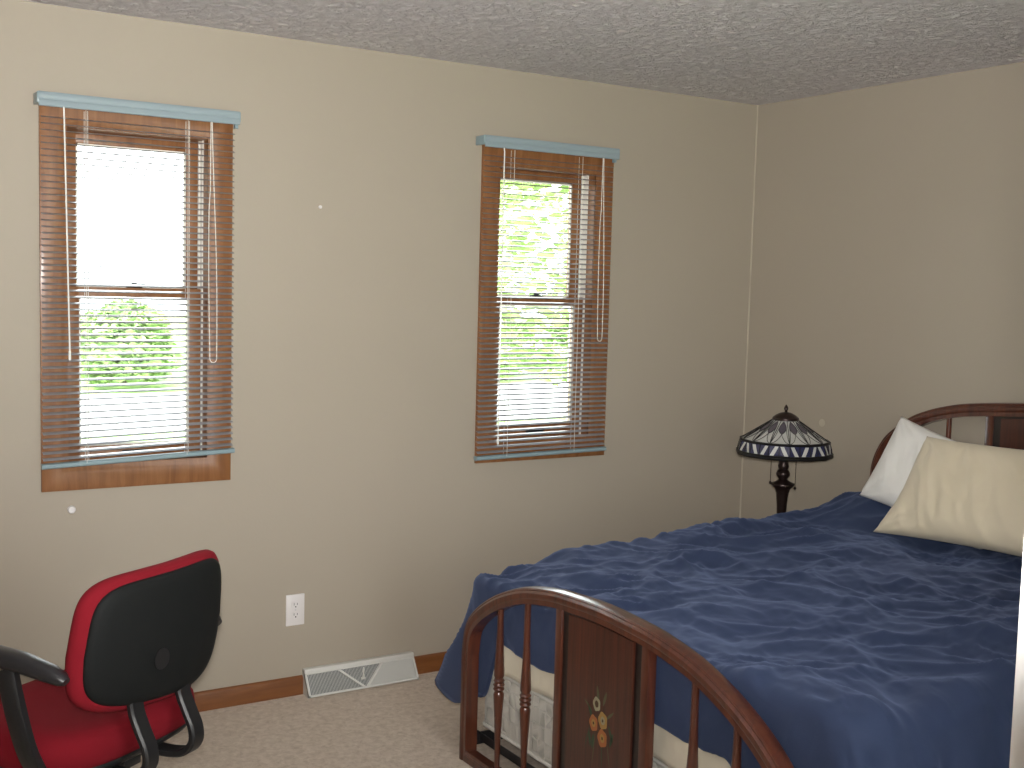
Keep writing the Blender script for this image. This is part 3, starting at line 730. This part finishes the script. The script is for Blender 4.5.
for k in range(NP):
    a0, a1 = 2 * PI * k / NP, 2 * PI * (k + 1) / NP
    T = [i / 6 for i in range(7)]
    for t0, t1 in zip(T, T[1:]):
        r0, zz0 = cone(t0); r1, zz1 = cone(t1)
        sh.face([sh.bm.verts.new(p) for p in (pol(r0, zz0, a0), pol(r1, zz1, a0), pol(r1, zz1, a1), pol(r0, zz0, a1))], M['glasswhite'])
    # band: navy field with white slanted glass pieces
    fr = lambda s, h: pol(RM + (RB - RM) * math.sin((1 - h) * PI / 2), ZB + (ZM - ZB) * h, 0)
    def bp(s, h, o=0):
        r = RB - (RB - RM) * (h ** 1.6) + o; p0 = pol(r, ZB + (ZM - ZB) * h, a0); p1 = pol(r, ZB + (ZM - ZB) * h, a1); return p0.lerp(p1, s)
    for h0, h1 in ((0, .33), (.33, .66), (.66, 1)):
        sh.face([sh.bm.verts.new(p) for p in (bp(0, h0), bp(1, h0), bp(1, h1), bp(0, h1))], M['glassnavy'])
    for q in range(2):
        c = .25 + .5 * q
        pts = [(c - .21, .12), (c - .03, .12), (c + .11, .55), (c + .21, .88), (c + .03, .88), (c - .11, .45)] if (q + k) % 2 == 0 else [(c - .21, .88), (c - .03, .88), (c + .11, .45), (c + .21, .12), (c + .03, .12), (c - .11, .55)]
        for A in ([pts[0], pts[1], pts[2], pts[5]], [pts[5], pts[2], pts[3], pts[4]]):
            sh.face([sh.bm.verts.new(bp(s, h, .0012)) for s, h in A], M['glasswhite'])
shade = sh.build('lamp_shade', None, lamp, recalc=False, weld=False, auto=False)
# plum leaf-shaped glass pieces on every panel seam
mb = MB()
def on_cone(a, t, o=.0012):
    r, z = cone(t); k = math.floor(a / (2 * PI / NP)); a0 = k * 2 * PI / NP; a1 = a0 + 2 * PI / NP; f = (a - a0) / (a1 - a0)
    p = pol(r, z, a0).lerp(pol(r, z, a1), f); return p + Vector((math.cos(a) * .6, math.sin(a) * .6, .8)) * o
for k in range(NP):
    ac = 2 * PI * (k + .5) / NP; L_ = [i / 8 for i in range(9)]
    for u0, u1 in zip(L_, L_[1:]):
        w0, w1 = .150 * math.sin(PI * u0) ** .8, .150 * math.sin(PI * u1) ** .8
        t0, t1 = .06 + .52 * u0, .06 + .52 * u1
        mb.face([mb.bm.verts.new(p) for p in (on_cone(ac - w0, t0), on_cone(ac - w1, t1), on_cone(ac + w1, t1), on_cone(ac + w0, t0))], M['glassplum'])
mb.build('glass_leaf', M['glassplum'], shade, recalc=False, auto=False)
mb = MB()
for k in range(NP):
    a0 = 2 * PI * k / NP; ac = a0 + PI / NP
    mb.tube([on_cone(a0 + 1e-4, t, .001) for t in (0, .33, .66, 1)], .0016, None, 5)
    for s in (-1, 1):
        mb.tube([on_cone(ac + s * .150 * math.sin(PI * u) ** .8, .06 + .52 * u, .0016) for u in [i / 10 for i in range(11)]], .0013, None, 5)
        # arcs running from the leaf tips down to the rim
        mb.tube([on_cone(ac + s * (.15 + (.224 - .15) * u ** 1.5 * 1.0), .32 + .64 * u, .0014) for u in [i / 6 for i in range(7)]], .0012, None, 5)
        mb.tube([on_cone(ac + s * .224 * u, .58 + .38 * (1 - (1 - u) ** 2), .0014) for u in [i / 6 for i in range(7)]], .0012, None, 5)
def poly_ring(r, z, t, n=NP, h=None):
    P = [pol(r, z, 2 * PI * k / n) for k in range(n)]; P += P[:2]
    mb.tube(P, t, None, 6, False)
poly_ring(RM + .001, ZM, .0055); poly_ring(RB - .001, ZB, .0075); poly_ring(RB + .002, ZB + .009, .004)
for k in range(NP * 2):
    a = 2 * PI * k / NP / 2
    kk = k // 2; a0 = 2 * PI * kk / NP; a1 = a0 + 2 * PI / NP; f = 0 if k % 2 == 0 else .5
    def b2(h): 
        r = RB - (RB - RM) * (h ** 1.6) + .0015; return pol(r, ZB + (ZM - ZB) * h, a0).lerp(pol(r, ZB + (ZM - ZB) * h, a1), f)
    mb.tube([b2(0), b2(.5), b2(1)], .0016, None, 5)
mb.build('lead_came', M['lead'], shade)
mb = MB(); mb.lathe([(RC + .006, ZC - .002), (RC + .004, ZC + .008), (.042, ZC + .018), (.026, ZC + .027), (.010, ZC + .031), (0, ZC + .032)], M['bronze'], 24); mb.build('shade_cap', M['bronze'], lamp)
mb = MB(); mb.lathe([(.004, ZC + .030), (.006, ZC + .034), (.004, ZC + .037), (.009, ZC + .043), (.0085, ZC + .050), (.005, ZC + .057), (.001, ZC + .062)], M['bronze'], 12); mb.build('finial', M['bronze'], lamp)
r_ = Vector((.847, -.532, 0))
for s, zb in ((-1, .268), (1, .246)):
    mb = MB(); b = r_ * (.052 * s); mb.tube([Vector((0, 0, .43)) + b * .5, Vector((b.x, b.y, .42)), Vector((b.x, b.y, zb + .008))], .0013, None, 5); mb.lathe([(0, -.007), (.005, -.004), (.006, 0), (.004, .005), (0, .008)], None, 10, (b.x, b.y, zb)); mb.build('pull_chain', M['bronze'], lamp)

# ------------------------------------------------------------------ office chair
ch = empty('office_chair', (-3.262, -1.012, 0), math.radians(33.2)); tag(ch, 'red upholstered office chair with a black shell back and black armrests', 'office chair')
def superell(t, a, b, n):
    c, s = math.cos(t), math.sin(t); return (a * math.copysign(abs(c) ** (2 / n), c), b * math.copysign(abs(s) ** (2 / n), s))
def seat_shape(rows, m, name, n=3.6, cy=0.0):
    mb = MB(); N = 64; R = []
    for s, z, wv in rows:
        ring = []
        for k in range(N):
            x, y = superell(2 * PI * k / N, .276 * s, .250 * s, n)
            zz = z + wv * (-.018 * max(0, (y / .245)) ** 3 + .006 * (x / .25) ** 2 + .010 * max(0, -y / .245) ** 2)
            ring.append(mb.bm.verts.new((x * (1 + .04 * y / .245), y + cy, zz)))
        R.append(ring)
    for a, b in zip(R, R[1:]):
        for k in range(N): mb.face([a[k], a[(k + 1) % N], b[(k + 1) % N], b[k]], None, True)
    mb.face(R[0][::-1], None, True); mb.face(R[-1], None, True)
    return mb.build(name, m, ch, auto=False)
seat_shape([(.93, .395, 0), (.97, .398, 0), (1.0, .408, .3), (1.015, .428, .7), (1.0, .452, 1), (.95, .470, 1), (.86, .480, 1), (.7, .484, 1), (.45, .482, 1), (.2, .480, 1), (.02, .480, 1)], M['red'], 'seat_cushion')
seat_shape([(.60, .358, 0), (.85, .366, 0), (.965, .386, 0), (.985, .400, 0), (.93, .404, 0)], M['plastic'], 'seat_pan')
# backrest: curved sheet outline, shell behind, cushion in front
def back_pt(u, v, off, grow=0):
    """u -1..1 across, v -1..1 up; off along -y (rear)"""
    x, z = u, v
    n = 5.5 if v > 0 else 3.8
    t = math.atan2(v, u); r = max(abs(u), abs(v))
    if r < 1e-6: ex = ez = 0
    else:
        sx, sz = superell(t, 1, 1, n); ex, ez = sx * r, sz * r
    wx = (.238 + grow) * (1 - .045 * ez if ez > 0 else 1 + .05 * ez); hz = .160 + grow
    X = ex * wx + .012 * ez; Z = .688 + ez * hz - .024 * ex * max(0, -ez)
    Y = -.295 + .030 * (1 - .0) * (X / .24) ** 2 * 1.3 - .050 * (Z - .62) / .2 * .6 - .012 * math.cos((Z - .60) * 9)
    return Vector((X, Y - off, Z + .004))
def back_mesh(name, m, rows, N=72):
    """rows: (radius fraction, rear offset, grow) from rear centre round the edge to the front centre"""
    mb = MB(); R = []
    for rad, off, gr in rows:
        ring = []
        for k in range(N):
            t = 2 * PI * k / N; c, s = math.cos(t), math.sin(t); mx = max(abs(c), abs(s)); ring.append(mb.bm.verts.new(back_pt(c / mx * rad, s / mx * rad, off, gr)))
        R.append(ring)
    for a, b in zip(R, R[1:]):
        for k in range(N): mb.face([a[k], a[(k + 1) % N], b[(k + 1) % N], b[k]], None, True)
    mb.face(R[0][::-1], None, True); mb.face(R[-1], None, True)
    return mb.build(name, m, ch, auto=False)
shell = back_mesh('back_shell', M['shell'], [(.03, .016, 0), (.3, .016, 0), (.6, .015, 0), (.85, .013, 0), (.95, .009, 0), (.99, .003, 0), (1.0, -.006, 0), (.98, -.012, 0), (.8, -.012, 0), (.03, -.012, 0)])
back_mesh('backrest_cushion', M['red'], [(.8, -.006, .004), (.97, -.004, .004), (1.0, -.006, .008), (1.0, -.016, .016), (1.0, -.028, .018), (1.0, -.040, .015), (.96, -.050, .012), (.88, -.057, .008), (.7, -.062, 0), (.4, -.062, 0), (.03, -.062, 0)])
mb = MB(); p = back_pt(-.10, -.30, .0205); mb.lathe([(.026, 0), (.026, .001), (.0, .0012)], None, 20, M4=Matrix.Translation(p) @ Matrix.Rotation(PI / 2, 4, 'X')); mb.build('shell_badge', M['plastic'], shell)
# rear supports: flat J bars
for x in (-.088, .078):
    mb = MB(); P = catmull3 = [Vector(p) for p in [(x, -.285, .56), (x, -.292, .52), (x, -.312, .478), (x, -.332, .438), (x, -.333, .400), (x, -.305, .370), (x, -.25, .358), (x, -.18, .358), (x, -.08, .362)]]
    Q = []
    for i in range(len(P) - 1):
        p0 = P[max(i - 1, 0)]; p1, p2 = P[i], P[i + 1]; p3 = P[min(i + 2, len(P) - 1)]
        for k in range(5):
            t = k / 5; Q.append(.5 * ((2 * p1) + (-p0 + p2) * t + (2 * p0 - 5 * p1 + 4 * p2 - p3) * t * t + (-p0 + 3 * p1 - 3 * p2 + p3) * t ** 3))
    Q.append(P[-1])
    fr = []
    for i, p in enumerate(Q):
        d = (Q[min(i + 1, len(Q) - 1)] - Q[max(i - 1, 0)]).normalized(); A = Vector((1, 0, 0)); fr.append((A, d.cross(A).normalized()))
    prof = [(-.023, -.006), (-.019, -.010), (.019, -.010), (.023, -.006), (.023, .004), (.018, .009), (-.018, .009), (-.023, .004)]
    mb.sweep(Q, fr, prof); mb.build('back_support', M['plastic'], ch)
# armrests
for s in (-1, 1):
    g_ = s * (1 if s < 0 else .885)
    mb = MB(); P = [Vector((p[0] * abs(g_), p[1], p[2])) for p in [(s * .08, -.10, .362), (s * .14, -.115, .358), (s * .20, -.13, .368), (s * .25, -.14, .405), (s * .280, -.14, .46), (s * .295, -.13, .53), (s * .297, -.11, .60), (s * .293, -.09, .655)]]
    Q = []
    for i in range(len(P) - 1):
        p0 = P[max(i - 1, 0)]; p1, p2 = P[i], P[i + 1]; p3 = P[min(i + 2, len(P) - 1)]
        for k in range(5):
            t = k / 5; Q.append(.5 * ((2 * p1) + (-p0 + p2) * t + (2 * p0 - 5 * p1 + 4 * p2 - p3) * t * t + (-p0 + 3 * p1 - 3 * p2 + p3) * t ** 3))
    Q.append(P[-1]); fr = []
    for i, p in enumerate(Q):
        d = (Q[min(i + 1, len(Q) - 1)] - Q[max(i - 1, 0)]).normalized(); A = Vector((0, 1, 0)); A = (A - d * A.dot(d)).normalized(); fr.append((A, d.cross(A).normalized()))
    w_ = .028; mb.sweep(Q, fr, [(-w_, -.008), (-w_ + .008, -.014), (w_ - .008, -.014), (w_, -.008), (w_, .008), (w_ - .008, .014), (-w_ + .008, .014), (-w_, .008)])
    arm = mb.build('armrest', M['plastic'], ch)
    mb = MB(); PP = [(g_ * .284, -.264, .650), (g_ * .285, -.252, .655), (g_ * .288, -.22, .664), (g_ * .291, -.14, .677), (g_ * .293, -.04, .682), (g_ * .288, .05, .672), (g_ * .280, .10, .655), (g_ * .276, .125, .640)]
    rr = [.012, .020, .026, .030, .031, .029, .024, .010]
    mb.tube(PP, rr, None, 16, True, (Vector((0, 0, 1)), .80)); mb.build('arm_pad', M['padblack'], arm)
mb = MB(); mb.box((-.10, -.16, .325), (.10, .10, .368), None, .010).box((-.03, -.20, .335), (.03, -.12, .36), None, .005); mb.build('tilt_mechanism', M['plastic'], ch)
mb = MB(); mb.lathe([(.028, .12), (.028, .26), (.020, .262), (.020, .33)], None, 18); mb.build('gas_lift', M['plastic'], ch)
mb = MB(); mb.lathe([(.045, .075), (.05, .10), (.045, .135), (.03, .14)], None, 20); mb.build('base_hub', M['plastic'], ch)
for k in range(5):
    a = 2 * PI * k / 5 + .3; d = Vector((math.cos(a), math.sin(a), 0))
    mb = MB(); mb.tube([d * .03 + Vector((0, 0, .11)), d * .16 + Vector((0, 0, .10)), d * .29 + Vector((0, 0, .075))], [.026, .021, .016], None, 10); lg = mb.build('base_leg', M['plastic'], ch)
    mb = MB(); side = Vector((-d.y, d.x, 0)); c = d * .29 + Vector((0, 0, .026))
    for q in (-1, 1):
        Mx = Matrix.Translation(c + side * q * .016) @ side.to_track_quat('Z', 'Y').to_matrix().to_4x4()
        mb.lathe([(.018, -.010), (.026, -.007), (.026, .007), (.018, .010)], None, 18, M4=Mx)
    mb.tube([c + side * .02, c - side * .02], .006, None, 8); mb.tube([c + Vector((0, 0, .0)), c + Vector((0, 0, .055))], .007, None, 8); mb.build('caster', M['plastic'], lg)

# ------------------------------------------------------------------ added hallway light, unseen behind the camera
def dome(loc, label, r=.16):
    o = empty('added_hall_light', loc); tag(o, label, 'added ceiling light')
    mb = MB(); mb.lathe([(r + .01, 0), (r + .012, -.015), (r, -.02)], None, 32); mb.build('light_base', M['white'], o)
    mb = MB(); mb.lathe([(r - .005, -.018), (r - .01, -.05), (r * .75, -.085), (r * .4, -.10), (0, -.105)], None, 32); mb.build('light_shade', M['dome'], o); return o
dome((-4.05, -4.75, H), 'round opal glass ceiling light added as fill in the unseen hallway')

# ------------------------------------------------------------------ outside
GZ = -1.3
def outside():
    g = MB(); g.box((-60, -40, GZ - .2), (70, 90, GZ)); st('ground_lawn', g, M['lawn'])['kind'] = 'structure'
    g = MB(); g.box((-2.8, -16, GZ), (8, -4.2, GZ + .02)); st('bounce_slab_front', g, M['drive'])['kind'] = 'structure'  # added unseen slab, bounces daylight through the fill window onto the ceiling
    g = MB(); g.box((-7, .6, GZ), (3, 9, GZ + .02)); st('bounce_slab_back', g, M['drive'])['kind'] = 'structure'  # added unseen slab, bounces sun up through the back windows to the ceiling
    g = MB(); g.box((-60, 17.5, GZ), (70, 25.0, GZ + .02)); st('street_pavement', g, M['drive'])['kind'] = 'structure'
outside()
def leafy(name, rx, ry, rz, n, size, mat, seed, trunk=None, base=0):
    rnd = random.Random(seed); mb = MB()
    for i in range(n):
        a = rnd.uniform(0, 2 * PI); cz = rnd.uniform(-.7, 1); r = (1 - cz * cz) ** .5 * rnd.uniform(.55, 1.0)
        lump = 1 + .28 * noise.noise(Vector((math.cos(a) * 1.7 + seed, math.sin(a) * 1.7, cz * 2)))
        ca = math.cos(a); ca = math.copysign(abs(ca) ** (.45 if name == 'foliage' else 1), ca); rr_ = r ** (.5 if name == 'foliage' else 1)
        p = Vector((rx * rr_ * ca * (lump if name != 'foliage' else 1), ry * r * math.sin(a) * lump, base + rz * (cz * lump * .9)))
        q = Matrix.Rotation(rnd.uniform(0, 6.3), 3, 'Z') @ Matrix.Rotation(rnd.uniform(-1.2, 1.2), 3, 'X'); s = size * rnd.uniform(.6, 1.3)
        mb.face([mb.bm.verts.new(p + q @ Vector(v) * s) for v in ((-.5, 0, 0), (0, -.28, .05), (.5, 0, 0), (0, .28, .05))], mat)
    o = mb.build(name, mat, None, recalc=False, weld=False, auto=False)
    return o
rnd = random.Random(5)
hedge = leafy('foliage', 2.55, 1.3, 1.2, 4600, .30, M['leaf'], 3); 
def place_shrub(x, y, s, sz, label, first=False, rz=0):
    r = empty('shrub', (x, y, GZ), rz); tag(r, label, 'shrub', 'shrubs lining the far side of the street')
    f = hedge if first else hedge.copy()
    if not first: COL.objects.link(f)
    f.parent = r; f.location = (0, 0, .95 * sz); f.scale = (s, s, sz)
    mb = MB(); mb.tube([(0, 0, -.05), (.1, .05, 1.0 * sz)], [.12, .06], None, 8); mb.build('stem', M['bark'], r)
xs = [-1.6, 3.9, 9.3, 14.7, 20.1]
for i, x in enumerate(xs):
    place_shrub(x, 27.6, 1 + .04 * math.sin(i * 3), 1.08 + .06 * math.cos(i * 2.2), 'leafy green shrub seen through the blind slats across the street', i == 0, i * 1.3)
crown = leafy('crown', 3.4, 3.0, 3.2, 9000, .24, M['leaf2'], 11)
def place_tree(x, y, h, s, label, first=False):
    r = empty('tree', (x, y, GZ)); tag(r, label, 'tree')
    f = crown if first else crown.copy()
    if not first: COL.objects.link(f)
    f.parent = r; f.location = (0, 0, h); f.scale = (s, s, s)
    mb = MB(); mb.tube([(0, 0, -.1), (.1, 0, h * .5), (0, .1, h)], [.22, .16, .09], None, 10); mb.build('trunk', M['bark'], r)
place_tree(9.9, 14.2, 3.3, 1.15, 'pale green leafy tree filling the upper panes of the window nearest the bed', True)

# ------------------------------------------------------------------ light
world = bpy.data.worlds.new('World'); SC.world = world; world.use_nodes = True
nt = world.node_tree; nt.nodes.clear()
o = nt.nodes.new('ShaderNodeOutputWorld'); bg = nt.nodes.new('ShaderNodeBackground'); bg.inputs['Color'].default_value = (.93, .97, 1, 1); bg.inputs['Strength'].default_value = 6.0
nt.links.new(bg.outputs[0], o.inputs['Surface'])
def light(kind, name, loc, energy, col=(1, 1, 1), **k):
    l = bpy.data.lights.new(name, kind); l.energy = energy; l.color = col
    ob = bpy.data.objects.new(name, l); COL.objects.link(ob); ob.location = loc
    for a, b in k.items():
        if a == 'rot': ob.rotation_euler = b
        elif a == 'portal': l.cycles.is_portal = b
        else: setattr(l, a, b)
    return ob
for w in (W1, W2):
    light('AREA', 'portal', ((w[0] + w[1]) / 2, .22, (WZ[0] + WZ[1]) / 2), 1, rot=(-PI / 2, 0, 0), shape='RECTANGLE', size=.56, size_y=1.2, portal=True)
light('AREA', 'portal', ((W_FILL[0] + W_FILL[1]) / 2, YF - .16, (W_FILL[2] + W_FILL[3]) / 2), 1, rot=(PI / 2, 0, 0), shape='RECTANGLE', size=1.66, size_y=1.65, portal=True)
light('POINT', 'hall_fill_light', (-4.05, -4.75, H - .16), 34, (1, .90, .78), shadow_soft_size=.13)  # added fill lamp, whitens the door jamb and spills into the room
light('SUN', 'sun', (0, -10, 20), 13, (1, .97, .92), rot=(0, math.radians(-42), 0), angle=.02)
fl = light('SPOT', 'camera_flash', (-3.89, -4.085, 1.625), 600, (1, .975, .945), shadow_soft_size=.03)
fl.data.spot_size = math.radians(103); fl.data.spot_blend = 1.0
fl.rotation_euler = Vector((math.sin(.50), math.cos(.50), .31)).to_track_quat('-Z', 'Y').to_euler()

# ------------------------------------------------------------------ camera
f, yaw, pitch, roll = 1172.046, .5618, -.0828, .0267
cyw, syw, cp, sp = math.cos(yaw), math.sin(yaw), math.cos(pitch), math.sin(pitch)
wv = Vector((syw * cp, cyw * cp, sp)); rv = Vector((cyw, -syw, 0)); uv = rv.cross(wv)
c, s = math.cos(roll), math.sin(roll); rv, uv = c * rv + s * uv, -s * rv + c * uv
cam = bpy.data.cameras.new('camera'); co = bpy.data.objects.new('camera', cam); COL.objects.link(co)
m = Matrix((rv, uv, -wv)).transposed().to_4x4(); m.translation = Vector((-3.8934, -4.1027, 1.5683)); co.matrix_world = m
cam.sensor_width = 36; cam.lens = f / 1024 * 36; cam.clip_start = .01; cam.clip_end = 300
SC.camera = co
vs = SC.view_settings; vs.view_transform = 'Standard'; vs.look = 'None'; vs.gamma = 1; vs.exposure = 0.13; vs.use_curve_mapping = False
